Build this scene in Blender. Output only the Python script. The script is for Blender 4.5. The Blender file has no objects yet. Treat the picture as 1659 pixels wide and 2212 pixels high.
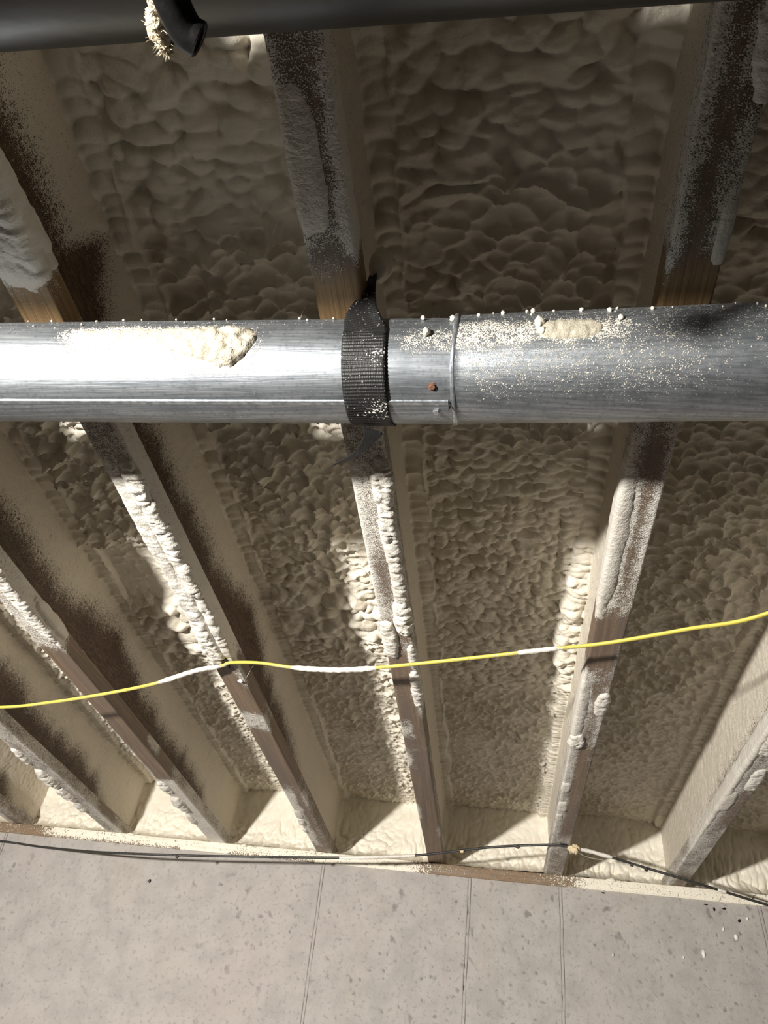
import bpy, math, random
import numpy as np
from mathutils import Matrix, Vector

# ------------------------------------------------------------------ camera, light, exposure
scene = bpy.context.scene
col = scene.collection
ZJ = 2.35                      # height of the joist undersides above the floor
S = 0.4064                     # joist spacing (16 in)
WF = 0.0587                    # flange width
FH = 0.038                     # flange height
WEB0, WEB1 = 0.0247, 0.034     # web faces, measured from the flange's left edge
ZF = 0.25                      # foam surface above the joist undersides

YAW, PIT, ROL = 0.19769651, 0.67724143, 0.15112300
CAM = (0.23538745, -2.9183997, ZJ - 0.79073761)
FPX = 1680.0
def cam_rows(a, b, c):
    ca, sa, cb, sb, cc, sc = math.cos(a), math.sin(a), math.cos(b), math.sin(b), math.cos(c), math.sin(c)
    yaw = np.array([[ca, sa, 0], [-sa, ca, 0], [0, 0, 1]])
    base = np.array([[1, 0, 0], [0, 0, -1], [0, 1, 0]])
    pit = np.array([[1, 0, 0], [0, cb, sb], [0, -sb, cb]])
    rol = np.array([[cc, -sc, 0], [sc, cc, 0], [0, 0, 1]])
    return rol @ pit @ base @ yaw
R = cam_rows(YAW, PIT, ROL)
cd = bpy.data.cameras.new('camera')
cam = bpy.data.objects.new('camera', cd)
col.objects.link(cam)
cd.sensor_fit = 'HORIZONTAL'
cd.sensor_width = 36.0
cd.lens = 36.0 * FPX / 1659.0
cd.clip_start = 0.02
m3 = Matrix((R[0], -R[1], -R[2])).transposed()
cam.matrix_world = Matrix.Translation(CAM) @ m3.to_4x4()
scene.camera = cam

world = bpy.data.worlds.new('world')
scene.world = world
world.use_nodes = True
world.node_tree.nodes['Background'].inputs[0].default_value = (0.5, 0.46, 0.4, 1)
world.node_tree.nodes['Background'].inputs[1].default_value = 0.05

ld = bpy.data.lights.new('work_light', 'SPOT')
ld.energy = 870.0
ld.spot_size = math.radians(88)
ld.spot_blend = 1.0
ld.shadow_soft_size = 0.055
ld.color = (1.0, 0.965, 0.91)
lamp = bpy.data.objects.new('work_light', ld)
col.objects.link(lamp)
lamp.location = (-1.26, -4.0, ZJ - 0.97)
lamp.rotation_euler = (Vector((-0.12, -0.2, ZJ - 0.2)) - lamp.location).to_track_quat('-Z', 'Y').to_euler()

vs = scene.view_settings
vs.view_transform = 'Standard'
vs.look = 'None'
vs.exposure = 0.0
vs.gamma = 1.0
vs.use_curve_mapping = False

# ------------------------------------------------------------------ helpers: noise
def h32(i, j, s):
    with np.errstate(over='ignore'):
        x = (i.astype(np.int64) * 374761393 + j.astype(np.int64) * 668265263 + s * 2147483647) & 0xFFFFFFFF
        x = ((x ^ (x >> 13)) * 1274126177) & 0xFFFFFFFF
        x = ((x ^ (x >> 16)) * 2246822519) & 0xFFFFFFFF
        x = x ^ (x >> 15)
    return (x & 0xFFFFFF).astype(np.float64) / 16777216.0
def vnoise(u, v, seed=0):
    u, v = np.broadcast_arrays(np.asarray(u, float), np.asarray(v, float))
    iu = np.floor(u); iv = np.floor(v)
    fu = u - iu; fv = v - iv
    fu = fu * fu * (3 - 2 * fu); fv = fv * fv * (3 - 2 * fv)
    iu = iu.astype(np.int64); iv = iv.astype(np.int64)
    a = h32(iu, iv, seed); b = h32(iu + 1, iv, seed); c = h32(iu, iv + 1, seed); d = h32(iu + 1, iv + 1, seed)
    return (a * (1 - fu) + b * fu) * (1 - fv) + (c * (1 - fu) + d * fu) * fv
def fbm(u, v, seed=0, o=3):
    r = 0; a = .5; t = 0
    for i in range(o):
        r = r + a * vnoise(u * 2 ** i, v * 2 ** i, seed + i * 17); t += a; a *= .5
    return r / t
def lumps(u, v, seed=0, jit=.9, hb=.3, tilt=.35):
    """union of overlapping domes: about 0 in the creases, about 1 on the crowns"""
    iu = np.floor(u).astype(np.int64); iv = np.floor(v).astype(np.int64)
    best = np.full(u.shape, -9.0)
    for di in (-1, 0, 1):
        for dj in (-1, 0, 1):
            ci = iu + di; cj = iv + dj
            dx = u - (ci + .5 + jit * (h32(ci, cj, seed) - .5))
            dy = v - (cj + .5 + jit * (h32(ci, cj, seed + 1) - .5))
            k = 1.0 + .9 * h32(ci, cj, seed + 2)
            val = hb * (h32(ci, cj, seed + 3) * 2 - 1) + 1 - (dx * dx + dy * dy) * k
            val = val + tilt * ((h32(ci, cj, seed + 4) * 2 - 1) * dx + (h32(ci, cj, seed + 5) * 2 - 1) * dy)
            best = np.maximum(best, val)
    return best
def sst(x, a, b):
    t = np.clip((x - a) / (b - a), 0, 1)
    return t * t * (3 - 2 * t)
def interp(y, table):
    t = np.array(table, float)
    return np.interp(y, t[:, 0], t[:, 1])

# ------------------------------------------------------------------ helpers: meshes
def mesh_np(name, verts, faces, mats, attrs=None, smooth=True, lift=True):
    """verts (n,3), faces (m,4) or (m,3) or a list of lists; heights are measured from the joist undersides"""
    verts = np.array(verts, float)
    if lift:
        verts = verts + np.array([0, 0, ZJ])
    me = bpy.data.meshes.new(name)
    if isinstance(faces, np.ndarray):
        n = faces.shape[1]
        me.vertices.add(len(verts)); me.vertices.foreach_set('co', verts.ravel())
        me.loops.add(faces.size); me.loops.foreach_set('vertex_index', faces.ravel().astype(np.int32))
        me.polygons.add(len(faces))
        me.polygons.foreach_set('loop_start', np.arange(0, faces.size, n, dtype=np.int32))
        me.update(calc_edges=True)
        me.validate()
    else:
        me.from_pydata([tuple(v) for v in verts], [], faces)
        me.update()
    if smooth:
        me.polygons.foreach_set('use_smooth', np.ones(len(me.polygons), bool))
    attrs = dict(attrs or {})
    if 'dust' in attrs and 'fresh' not in attrs:
        attrs['fresh'] = np.zeros(len(verts))
    for k, a in attrs.items():
        at = me.attributes.new(k, 'FLOAT', 'POINT')
        at.data.foreach_set('value', np.asarray(a, np.float32).ravel())
    me.materials.append(mats)
    return me
def grid_faces(nr, nc, closed=False, keep=None, flip=False):
    r = np.arange(nr - 1)[:, None]; c = np.arange(nc if closed else nc - 1)[None, :]
    c2 = (c + 1) % nc
    f = np.stack([r * nc + c, r * nc + c2, (r + 1) * nc + c2, (r + 1) * nc + c], -1).reshape(-1, 4)
    if keep is not None:
        f = f[keep.ravel()[f].any(1)]
    if flip:
        f = f[:, ::-1]
    return np.ascontiguousarray(f)
def compact(verts, faces, attrs):
    used = np.unique(faces)
    mp = np.zeros(len(verts), np.int64); mp[used] = np.arange(len(used))
    return verts[used], mp[faces], {k: np.asarray(v).ravel()[used] for k, v in attrs.items()}
def obj(name, me, parent=None, label=None, cat=None, group=None, kind=None):
    o = bpy.data.objects.new(name, me)
    col.objects.link(o)
    if parent is not None:
        o.parent = parent
        o.matrix_parent_inverse = Matrix.Translation(-Vector(parent_loc(parent)))
    for k, v in (('label', label), ('category', cat), ('group', group), ('kind', kind)):
        if v:
            o[k] = v
    return o
LOC = {}
def parent_loc(p):
    if p.name in LOC:
        return LOC[p.name]
    return (0, 0, 0)
def thing(name, loc, label, cat, group=None):
    o = bpy.data.objects.new(name, None)
    col.objects.link(o)
    o.empty_display_size = .05
    L = (loc[0], loc[1], loc[2] + ZJ)
    o.location = L
    LOC[o.name] = L
    o['label'] = label; o['category'] = cat
    if group:
        o['group'] = group
    return o
def box_np(x0, x1, y0, y1, z0, z1):
    v = [(x, y, z) for z in (z0, z1) for y in (y0, y1) for x in (x0, x1)]
    f = [[0, 2, 3, 1], [4, 5, 7, 6], [0, 1, 5, 4], [2, 6, 7, 3], [0, 4, 6, 2], [1, 3, 7, 5]]
    return v, f
def spline(pts, n):
    """Catmull-Rom through pts, n samples a segment"""
    P = np.array(pts, float)
    P = np.vstack([2 * P[0] - P[1], P, 2 * P[-1] - P[-2]])
    out = []
    for i in range(1, len(P) - 2):
        t = np.linspace(0, 1, n, endpoint=False)[:, None]
        a, b, c, d = P[i - 1], P[i], P[i + 1], P[i + 2]
        out.append(.5 * (2 * b + (c - a) * t + (2 * a - 5 * b + 4 * c - d) * t ** 2 + (3 * b - a - 3 * c + d) * t ** 3))
    out.append(P[-2][None])
    return np.vstack(out)
def frames(C):
    T = np.gradient(C, axis=0); T /= np.linalg.norm(T, axis=1)[:, None]
    up = np.array([0, 0, 1.0])
    N = []; n = np.cross(T[0], up)
    if np.linalg.norm(n) < 1e-3:
        n = np.cross(T[0], np.array([1.0, 0, 0]))
    n /= np.linalg.norm(n)
    for t in T:
        n = n - t * (n @ t); n /= np.linalg.norm(n); N.append(n)
    N = np.array(N); B = np.cross(T, N)
    return T, N, B
def tube(C, rad, nc=12, caps=True):
    C = np.asarray(C, float); n = len(C)
    T, N, B = frames(C)
    rad = np.broadcast_to(np.asarray(rad, float).reshape(-1, 1) if np.ndim(rad) == 1 else np.asarray(rad, float), (n, nc))
    a = np.linspace(0, 2 * np.pi, nc, endpoint=False)
    V = C[:, None] + rad[..., None] * (np.cos(a)[None, :, None] * N[:, None] + np.sin(a)[None, :, None] * B[:, None])
    V = V.reshape(-1, 3)
    f = [list(q) for q in grid_faces(n, nc, closed=True, flip=True).tolist()]
    if caps:
        f.append(list(range(nc))); f.append([(n - 1) * nc + i for i in range(nc)][::-1])
    return V, f
def blob(center, size, seed, nu=18, nv=12, rough=.25, freq=2.2):
    u = np.linspace(0, 2 * np.pi, nu, endpoint=False); v = np.linspace(0, np.pi, nv)
    U, W = np.meshgrid(u, v)
    d = np.stack([np.sin(W) * np.cos(U), np.sin(W) * np.sin(U), np.cos(W)], -1)
    r = 1 + rough * ((vnoise(d[..., 0] * freq + 7, d[..., 1] * freq + d[..., 2] * freq * 1.3, seed) - .5) * 2)
    V = (d * r[..., None]) * np.array(size) + np.array(center)
    return V.reshape(-1, 3), grid_faces(nv, nu, closed=True)

# ------------------------------------------------------------------ helpers: materials
class Mat:
    def __init__(self, name):
        self.m = bpy.data.materials.new(name)
        self.m.use_nodes = True
        self.t = self.m.node_tree
        self.b = self.t.nodes['Principled BSDF']
        self.tc = self.n('ShaderNodeTexCoord').outputs['Object']
    def n(self, typ, **kw):
        nd = self.t.nodes.new(typ)
        for k, v in kw.items():
            setattr(nd, k, v)
        return nd
    def set(self, sock, val):
        if hasattr(val, 'is_output'):
            self.t.links.new(val, sock)
        else:
            sock.default_value = val
    def mapping(self, scale):
        nd = self.n('ShaderNodeMapping')
        nd.inputs['Scale'].default_value = scale
        self.t.links.new(self.tc, nd.inputs['Vector'])
        return nd.outputs[0]
    def noise(self, scale, detail=2, rough=.5, vec=None, dist=0):
        nd = self.n('ShaderNodeTexNoise')
        nd.inputs['Scale'].default_value = scale
        nd.inputs['Detail'].default_value = detail
        nd.inputs['Roughness'].default_value = rough
        nd.inputs['Distortion'].default_value = dist
        self.t.links.new(vec if vec is not None else self.tc, nd.inputs['Vector'])
        return nd.outputs['Fac']
    def voro(self, scale, feature='F1', vec=None):
        nd = self.n('ShaderNodeTexVoronoi', feature=feature)
        nd.inputs['Scale'].default_value = scale
        self.t.links.new(vec if vec is not None else self.tc, nd.inputs['Vector'])
        return nd.outputs['Distance']
    def math(self, op, a, b=0.0, clamp=False):
        nd = self.n('ShaderNodeMath', operation=op, use_clamp=clamp)
        self.set(nd.inputs[0], a); self.set(nd.inputs[1], b)
        return nd.outputs[0]
    def rng(self, v, a, b, c=0.0, d=1.0):
        nd = self.n('ShaderNodeMapRange', interpolation_type='SMOOTHSTEP')
        self.set(nd.inputs[0], v)
        for i, x in enumerate((a, b, c, d)):
            nd.inputs[i + 1].default_value = x
        return nd.outputs[0]
    def mix(self, f, a, b):
        nd = self.n('ShaderNodeMix', data_type='RGBA')
        self.set(nd.inputs[0], f)
        self.set(nd.inputs[6], a if hasattr(a, 'is_output') else (*a, 1))
        self.set(nd.inputs[7], b if hasattr(b, 'is_output') else (*b, 1))
        return nd.outputs[2]
    def attr(self, name):
        return self.n('ShaderNodeAttribute', attribute_name=name).outputs['Fac']
    def bump(self, h, dist, strength=1.0):
        nd = self.n('ShaderNodeBump')
        nd.inputs['Distance'].default_value = dist
        nd.inputs['Strength'].default_value = strength
        self.t.links.new(h, nd.inputs['Height'])
        self.t.links.new(nd.outputs[0], self.b.inputs['Normal'])
    def done(self, color, rough=.6, metal=0.0, spec=.5):
        self.set(self.b.inputs['Base Color'], color if hasattr(color, 'is_output') else (*color, 1))
        self.set(self.b.inputs['Roughness'], rough)
        self.set(self.b.inputs['Metallic'], metal)
        self.b.inputs['Specular IOR Level'].default_value = spec
        return self.m

FOAM_A, FOAM_B = (0.76, 0.705, 0.595), (0.69, 0.63, 0.52)
DUST = (0.74, 0.70, 0.63)
def mat_foam(name, a=FOAM_A, b=FOAM_B, rough=.5, fine=1.0):
    M = Mat(name)
    c = M.mix(M.rng(M.noise(9, 3), .35, .7), a, b)
    h = M.math('ADD', M.math('MULTIPLY', M.noise(190, 3, .6), .6), M.math('MULTIPLY', M.noise(520, 2), .25))
    M.bump(h, .0022 * fine)
    return M.done(c, rough, 0, .4)
foam = mat_foam('cream spray foam')
foam_rim = mat_foam('rim spray foam', (0.80, 0.75, 0.64), (0.74, 0.685, 0.57), .5, .9)
foam_white = mat_foam('foam overspray lump', (0.77, 0.73, 0.655), (0.70, 0.65, 0.57), .42, 1.3)
foam_tan = mat_foam('tan foam clot', (0.72, 0.58, 0.36), (0.62, 0.50, 0.33), .7, 2.0)

def dusty(name, base_fn, dust_col=DUST, grain=620, rough_base=.6, bump=.0016, metal=0.0, lo=.46, hi=.60):
    M = Mat(name)
    base, rb, hb = base_fn(M)
    n = M.math('ADD', M.math('MULTIPLY', M.noise(grain, 2, .55), .75), M.math('MULTIPLY', M.noise(grain * .22, 2), .25))
    v = M.math('ADD', M.attr('dust'), M.math('MULTIPLY', M.math('SUBTRACT', n, .5), 2.6))
    f = M.rng(v, lo, hi)
    c = M.mix(f, base, dust_col)
    h = M.math('ADD', M.math('MULTIPLY', f, M.math('ADD', .45, M.noise(grain * .5, 2))), M.math('MULTIPLY', hb, .35))
    M.bump(h, bump)
    r = M.math('ADD', M.math('MULTIPLY', f, .6 - rb), rb)
    mt = M.math('MULTIPLY', M.math('SUBTRACT', 1.0, f), metal)
    return M.done(c, r, mt, .4)
def lumber(M):
    g = M.noise(1.0, 4, .6, M.mapping((170, 5, 170)), .6)
    g2 = M.noise(1.0, 3, .5, M.mapping((35, 1.6, 35)))
    g3 = M.noise(1.0, 2, .5, M.mapping((420, 6, 420)), .3)
    c = M.mix(M.rng(g, .3, .75), (0.255, 0.178, 0.118), (0.140, 0.096, 0.066))
    c = M.mix(M.rng(g2, .42, .66, 0, .75), c, (0.165, 0.125, 0.100))
    fresh = M.mix(M.rng(g3, .35, .65), (0.35, 0.232, 0.118), (0.225, 0.138, 0.064))
    c = M.mix(M.attr('fresh'), c, fresh)
    return c, .55, g
def strand(M):
    g = M.noise(1.0, 3, .6, M.mapping((60, 34, 200)), 1.6)
    g2 = M.noise(14, 2)
    c = M.mix(M.rng(g, .35, .65), (0.050, 0.030, 0.019), (0.150, 0.092, 0.050))
    c = M.mix(M.rng(g2, .45, .7, 0, .6), c, (0.055, 0.036, 0.026))
    return c, .65, g
def galv(M):
    st = M.noise(1.0, 4, .6, M.mapping((6, 260, 260)))
    sp = M.noise(38, 3, .6)
    fl = M.voro(150)
    c = M.mix(M.rng(st, .35, .65), (0.30, 0.325, 0.35), (0.47, 0.495, 0.52))
    c = M.mix(M.rng(sp, .45, .7, 0, .55), c, (0.25, 0.272, 0.295))
    c = M.mix(M.rng(fl, .0, .5, .35, 0), c, (0.13, 0.145, 0.16))
    return c, .44, st
lumber_dust = dusty('dusted flange lumber', lumber)
web_dust = dusty('dusted strand board web', strand, (0.70, 0.635, 0.53), 620, bump=.0014)
sill_dust = dusty('dusted sill lumber', lumber, (0.82, 0.76, 0.63), 300)
duct_mat = dusty('galvanised duct', galv, (0.72, 0.67, 0.57), 700, metal=.86, bump=.0012)

def mat_concrete():
    M = Mat('cast concrete')
    a = M.noise(2.2, 4, .6); b = M.noise(11, 4, .65); c_ = M.noise(70, 3, .6); y = M.noise(3.1, 2, .5, M.mapping((1, 1, .35)))
    c = M.mix(M.rng(b, .35, .68), (0.415, 0.385, 0.355), (0.345, 0.32, 0.297))
    c = M.mix(M.rng(a, .45, .7, 0, .55), c, (0.43, 0.372, 0.345))
    c = M.mix(M.rng(y, .58, .75, 0, .4), c, (0.44, 0.385, 0.31))
    c = M.mix(M.rng(c_, .54, .68, 0, .6), c, (0.26, 0.243, 0.228))
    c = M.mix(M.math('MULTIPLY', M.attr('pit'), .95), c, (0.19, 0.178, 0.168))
    M.bump(M.math('ADD', M.math('MULTIPLY', c_, .7), M.math('MULTIPLY', M.noise(260, 3), .4)), .0022)
    return M.done(c, .8, 0, .3)
concrete = mat_concrete()
def plain(name, colr, rough=.6, metal=0.0, spec=.5, nscale=60, var=.12, bump=.0005):
    M = Mat(name)
    n = M.noise(nscale, 3)
    c = M.mix(M.rng(n, .3, .7), tuple(x * (1 + var) for x in colr), tuple(x * (1 - var) for x in colr))
    M.bump(n, bump)
    return M.done(c, rough, metal, spec)
seam_mat = plain('concrete fin', (0.33, 0.30, 0.275), .85)
floor_mat = plain('floor slab', (0.25, 0.23, 0.21), .85, nscale=6)
block_mat = plain('plain basement wall', (0.33, 0.305, 0.28), .85, nscale=5)
subfloor_mat = plain('subfloor board', (0.33, 0.23, 0.13), .8, nscale=20)
black_plastic = plain('black plastic pipe', (0.007, 0.007, 0.0075), .34, nscale=40, var=.3)
black_soft = plain('black rubber', (0.006, 0.006, 0.006), .45, nscale=120, var=.3)
yellow_mat = dusty('yellow cable sheath', lambda M: ((lambda n: (M.mix(n, (0.70, 0.60, 0.10), (0.60, 0.50, 0.08)), .42, n))(M.noise(60, 2))), (0.76, 0.73, 0.64), 500)
blackcab_mat = plain('black cable sheath', (0.035, 0.033, 0.03), .5, nscale=300, var=.6)
rust_mat = plain('rusty screw', (0.16, 0.07, 0.04), .8, nscale=400, var=.5, bump=.001)
bright_mat = plain('bright screw', (0.55, 0.56, 0.58), .35, .8, nscale=300)
thread_mat = plain('cobweb thread', (0.55, 0.50, 0.42), .8)
edge_mat = plain('duct hem metal', (0.46, 0.49, 0.52), .36, .8, nscale=120, var=.25)
fleck_mat = plain('white foam fleck', (0.80, 0.77, 0.70), .6)
fuzz_mat = plain('fibrous tan insulation', (0.80, 0.69, 0.50), .9, nscale=500, var=.3, bump=.002)
def mat_strap():
    M = Mat('black woven strap')
    n = M.noise(420, 2); w = M.noise(1.0, 2, .5, M.mapping((900, 120, 120)))
    sp = M.rng(M.math('ADD', n, M.math('MULTIPLY', M.attr('dust'), .16)), .745, .80)
    c = M.mix(sp, (0.014, 0.0135, 0.013), (0.70, 0.67, 0.62))
    M.bump(M.math('ADD', w, sp), .0006)
    return M.done(c, .48, 0, .5)
strap_mat = mat_strap()

# ------------------------------------------------------------------ the shell
XL, XR, YB = -2.6, 2.5, -6.0
def shell(name, x0, x1, y0, y1, z0, z1, mat):
    v, f = box_np(x0, x1, y0, y1, z0, z1)
    return obj(name, mesh_np(name, v, f, mat, smooth=False, lift=False), kind='structure')
shell('floor', XL - .2, XR + .2, YB - .2, .25, -.1, 0, floor_mat)
shell('ceiling', XL - .2, XR + .2, YB - .2, .25, ZJ + .302, ZJ + .33, subfloor_mat)
shell('wall_left', XL - .2, XL, YB - .2, .25, 0, ZJ + .302, block_mat)
shell('wall_right', XR, XR + .2, YB - .2, .25, 0, ZJ + .302, block_mat)
shell('wall_front', XL, XR, YB - .2, YB, 0, ZJ + .302, block_mat)

# back wall: fine grid where the photograph sees it, with cast-in pits
xs = np.concatenate([np.linspace(XL, -1.75, 20)[:-1], np.arange(-1.75, 1.5, .0045), np.linspace(1.5, XR, 20)])
zs = np.concatenate([np.arange(-.0385, -.80, -.0045), np.linspace(-.80, -ZJ, 25)])
X, Z = np.meshgrid(xs, zs)
def pits(u, v, seed, dens):
    iu = np.floor(u).astype(np.int64); iv = np.floor(v).astype(np.int64)
    out = np.zeros(u.shape)
    for di in (-1, 0, 1):
        for dj in (-1, 0, 1):
            ci = iu + di; cj = iv + dj
            dx = u - (ci + .5 + .8 * (h32(ci, cj, seed) - .5)); dy = v - (cj + .5 + .8 * (h32(ci, cj, seed + 1) - .5))
            r = .05 + .17 * h32(ci, cj, seed + 2) ** 2
            an = .6 + .9 * h32(ci, cj, seed + 4)
            d = np.sqrt((dx * an) ** 2 + (dy / an) ** 2) + .04 * (vnoise(u * 9, v * 9, seed + 6) - .5)
            out = np.maximum(out, np.where(h32(ci, cj, seed + 3) < dens, np.clip((r - d) / .05, 0, 1), 0))
    return out
ck = .35 + .65 * sst(fbm(X * 1.7, Z * 1.7, 5), .35, .6)
wx = .5 * (fbm(X / .02, Z / .02, 35, 4) - .5); wz = .5 * (fbm(X / .02, Z / .02, 36, 4) - .5)
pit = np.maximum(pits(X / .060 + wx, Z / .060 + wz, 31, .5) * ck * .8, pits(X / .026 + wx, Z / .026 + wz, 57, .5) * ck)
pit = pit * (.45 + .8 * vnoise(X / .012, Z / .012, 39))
Yw = pit * .0035 + (fbm(X * 4, Z * 4, 77) - .5) * .003
V = np.stack([X, Yw, Z], -1).reshape(-1, 3)
wall = obj('wall_back', mesh_np('wall_back', V, grid_faces(len(zs), len(xs)), concrete, {'pit': pit}), kind='structure')
v, f = box_np(XL, XR, .012, .25, -ZJ, -.0386)
obj('wall_core', mesh_np('wall_core', v, f, concrete, smooth=False), wall)
rng = np.random.default_rng(3)
for x0, x1, w in ((-.374, -.364, .004), (.149, .147, .0035), (.457, .459, .003), (1.095, 1.125, .0035), (-1.62, -1.60, .004)):
    for off, ww in ((-.005, w * .5), (.0045, w * .42)):
        n = 120
        zz = np.linspace(-.040, -.9, n)
        xx = x0 + (x1 - x0) * (-zz / .5) + off + .0022 * (vnoise(zz * 14, zz * 0 + 3, int(x0 * 100) & 255) - .5)
        hh = .0045 * (.25 + vnoise(zz * 22, zz * 0 + off * 900, 9))
        prof = np.array([(-1.6, .002), (-.7, -.6), (0, -1), (.7, -.6), (1.6, .002)])
        V = np.stack([xx[:, None] + prof[None, :, 0] * ww, np.where(prof[None, :, 1] > 0, .003, prof[None, :, 1] * hh[:, None]), np.broadcast_to(zz[:, None], (n, 5))], -1)
        obj('form_seam', mesh_np('form_seam', V.reshape(-1, 3), grid_faces(n, 5), seam_mat), wall)
for x, z, a, b in ((.904, -.197, .006, .012), (1.012, -.14, .006, .010), (1.056, -.081, .004, .005), (.975, -.12, .003, .006), (.84, -.215, .003, .004), (.62, -.23, .003, .005)):
    V, f = blob((x, -.002, z), (a, .004, b), int(x * 1000), 12, 8)
    obj('foam_fleck', mesh_np('foam_fleck', V, f, fleck_mat), wall)
for x, z, a, b in ((.988, -.057, .006, .003), (.93, -.05, .006, .002), (.955, -.062, .003, .006), (.60, -.045, .006, .002), (1.03, -.09, .005, .005), (-1.0, -.155, .005, .006)):
    V, f = blob((x, -.001, z), (a, .003, b), int(x * 900) & 511, 12, 8, .4)
    obj('dirt_speck', mesh_np('dirt_speck', V, f, black_soft), wall)

# sill plate on the wall
nx = np.arange(-2.2, 2.0, .004)
prof = [(.10, 0.0), (.07, 0.0), (.04, 0.0), (.02, .0), (.006, .0), (.001, -.002)] + [(0, -z) for z in np.linspace(.005, .037, 11)] + [(.004, -.0385), (.04, -.0385)]
prof = np.array(prof)
X = np.broadcast_to(nx[:, None], (len(nx), len(prof)))
Yp = np.broadcast_to(prof[None, :, 0], X.shape).copy(); Zp = np.broadcast_to(prof[None, :, 1], X.shape).copy()
cov = interp(nx, [(-2.2, .9), (-1.62, .45), (-1.5, .35), (-1.42, .95), (-.08, 1.0), (.02, .42), (.1, .36), (.3, .40), (.48, .44), (.56, 1.0), (2, 1.0)])
cov = np.clip(cov + .25 * (fbm(nx * 9, nx * 0, 4) - .5), 0, 1)[:, None]
lay = .5 + .5 * np.sin(Zp * 520 + 6 * fbm(X * 3, X * 0, 8))
front = sst(-Yp, -.012, -.001)
bul = cov * (.002 + .006 * vnoise(X * 11, Zp * 60, 21) + .003 * lay * vnoise(X * 5, Zp * 30, 23))
Yp = Yp - bul * front
Zp = Zp + (1 - front) * cov * .003 * vnoise(X * 40, Yp * 40, 2)
V = np.stack([X, Yp, Zp], -1).reshape(-1, 3)
dust = np.clip(cov * (1.0 - .35 * sst(-Zp, .024, .036) * (vnoise(X * 6, X * 0, 91) > .45)) - .1, 0, 1)
sill = thing('sill_plate', (0, .05, -.038), 'long wooden sill plate crusted with foam on top of the concrete wall', 'sill plate')
obj('board', mesh_np('sill_board', V, grid_faces(len(nx), len(prof), flip=True), sill_dust, {'dust': dust, 'fresh': np.full(len(V), .3)}), sill)
v, f = box_np(-2.2, 2.0, .015, .24, -.0385, -.0012)
obj('board_core', mesh_np('board_core', v, f, sill_dust, {'dust': np.zeros(8)}, smooth=False), sill)
for x, dz in ((-.42, .0), (-1.12, .002), (-.68, .0), (.63, .001)):
    V, f = blob((x, -.004, -.004 + dz), (.016, .006, .006), int(x * 77) & 255, 14, 8, .5)
    obj('foam_drip', mesh_np('foam_drip', V, f, foam_rim), sill)

# ------------------------------------------------------------------ foam between the joists
def yrange(y0, fine=.0031, coarse=.011):
    a = np.arange(-3.7, y0, coarse)
    b = np.arange(y0, .118, fine)
    return np.concatenate([a, b])
YY = np.linspace(-3.8, .3, 4101)
size_t = interp(YY, [(-3.8, .032), (-2.7, .0275), (-2.4, .0225), (-2.1, .019), (-1.7, .0175), (-1.2, .0180), (-.8, .0150), (-.3, .013), (.3, .0125)])
VV = np.concatenate([[0], np.cumsum(.5 * (1 / size_t[1:] + 1 / size_t[:-1]) * np.diff(YY))])
# share of popcorn domes (1) against scalloped hollows (0) along each bay
DOME = {-5: [(-4, .5), (0, .5)], -4: [(-4, .5), (0, .5)], -3: [(-4, .3), (0, .3)],
        -2: [(-3, .4), (-1.6, .15), (-1.4, .15), (-1.3, .5), (-.9, .3), (-.8, .1), (0, .2)],
        -1: [(-3, .95), (-2.45, .8), (-2.3, .35), (-2.1, .15), (-1.75, .2), (-1.55, .5), (-1.05, .7), (-.95, .15), (0, .25)],
        0: [(-3, .95), (-2.45, .75), (-2.3, .35), (-2.1, .2), (-1.85, .4), (-1.7, .85), (-1.0, .85), (-.85, .3), (0, .25)],
        1: [(-3, .9), (-2.4, .6), (-2.2, .15), (-1.8, .2), (-1.0, .0), (0, .2)], 2: [(-4, .3), (0, .3)], 3: [(-4, .3), (0, .3)]}
YFINE = {-5: .2, -4: -1.0, -3: -1.7, -2: -2.35, -1: -2.8, 0: -2.8, 1: -2.8, 2: -1.9, 3: .2}
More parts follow.
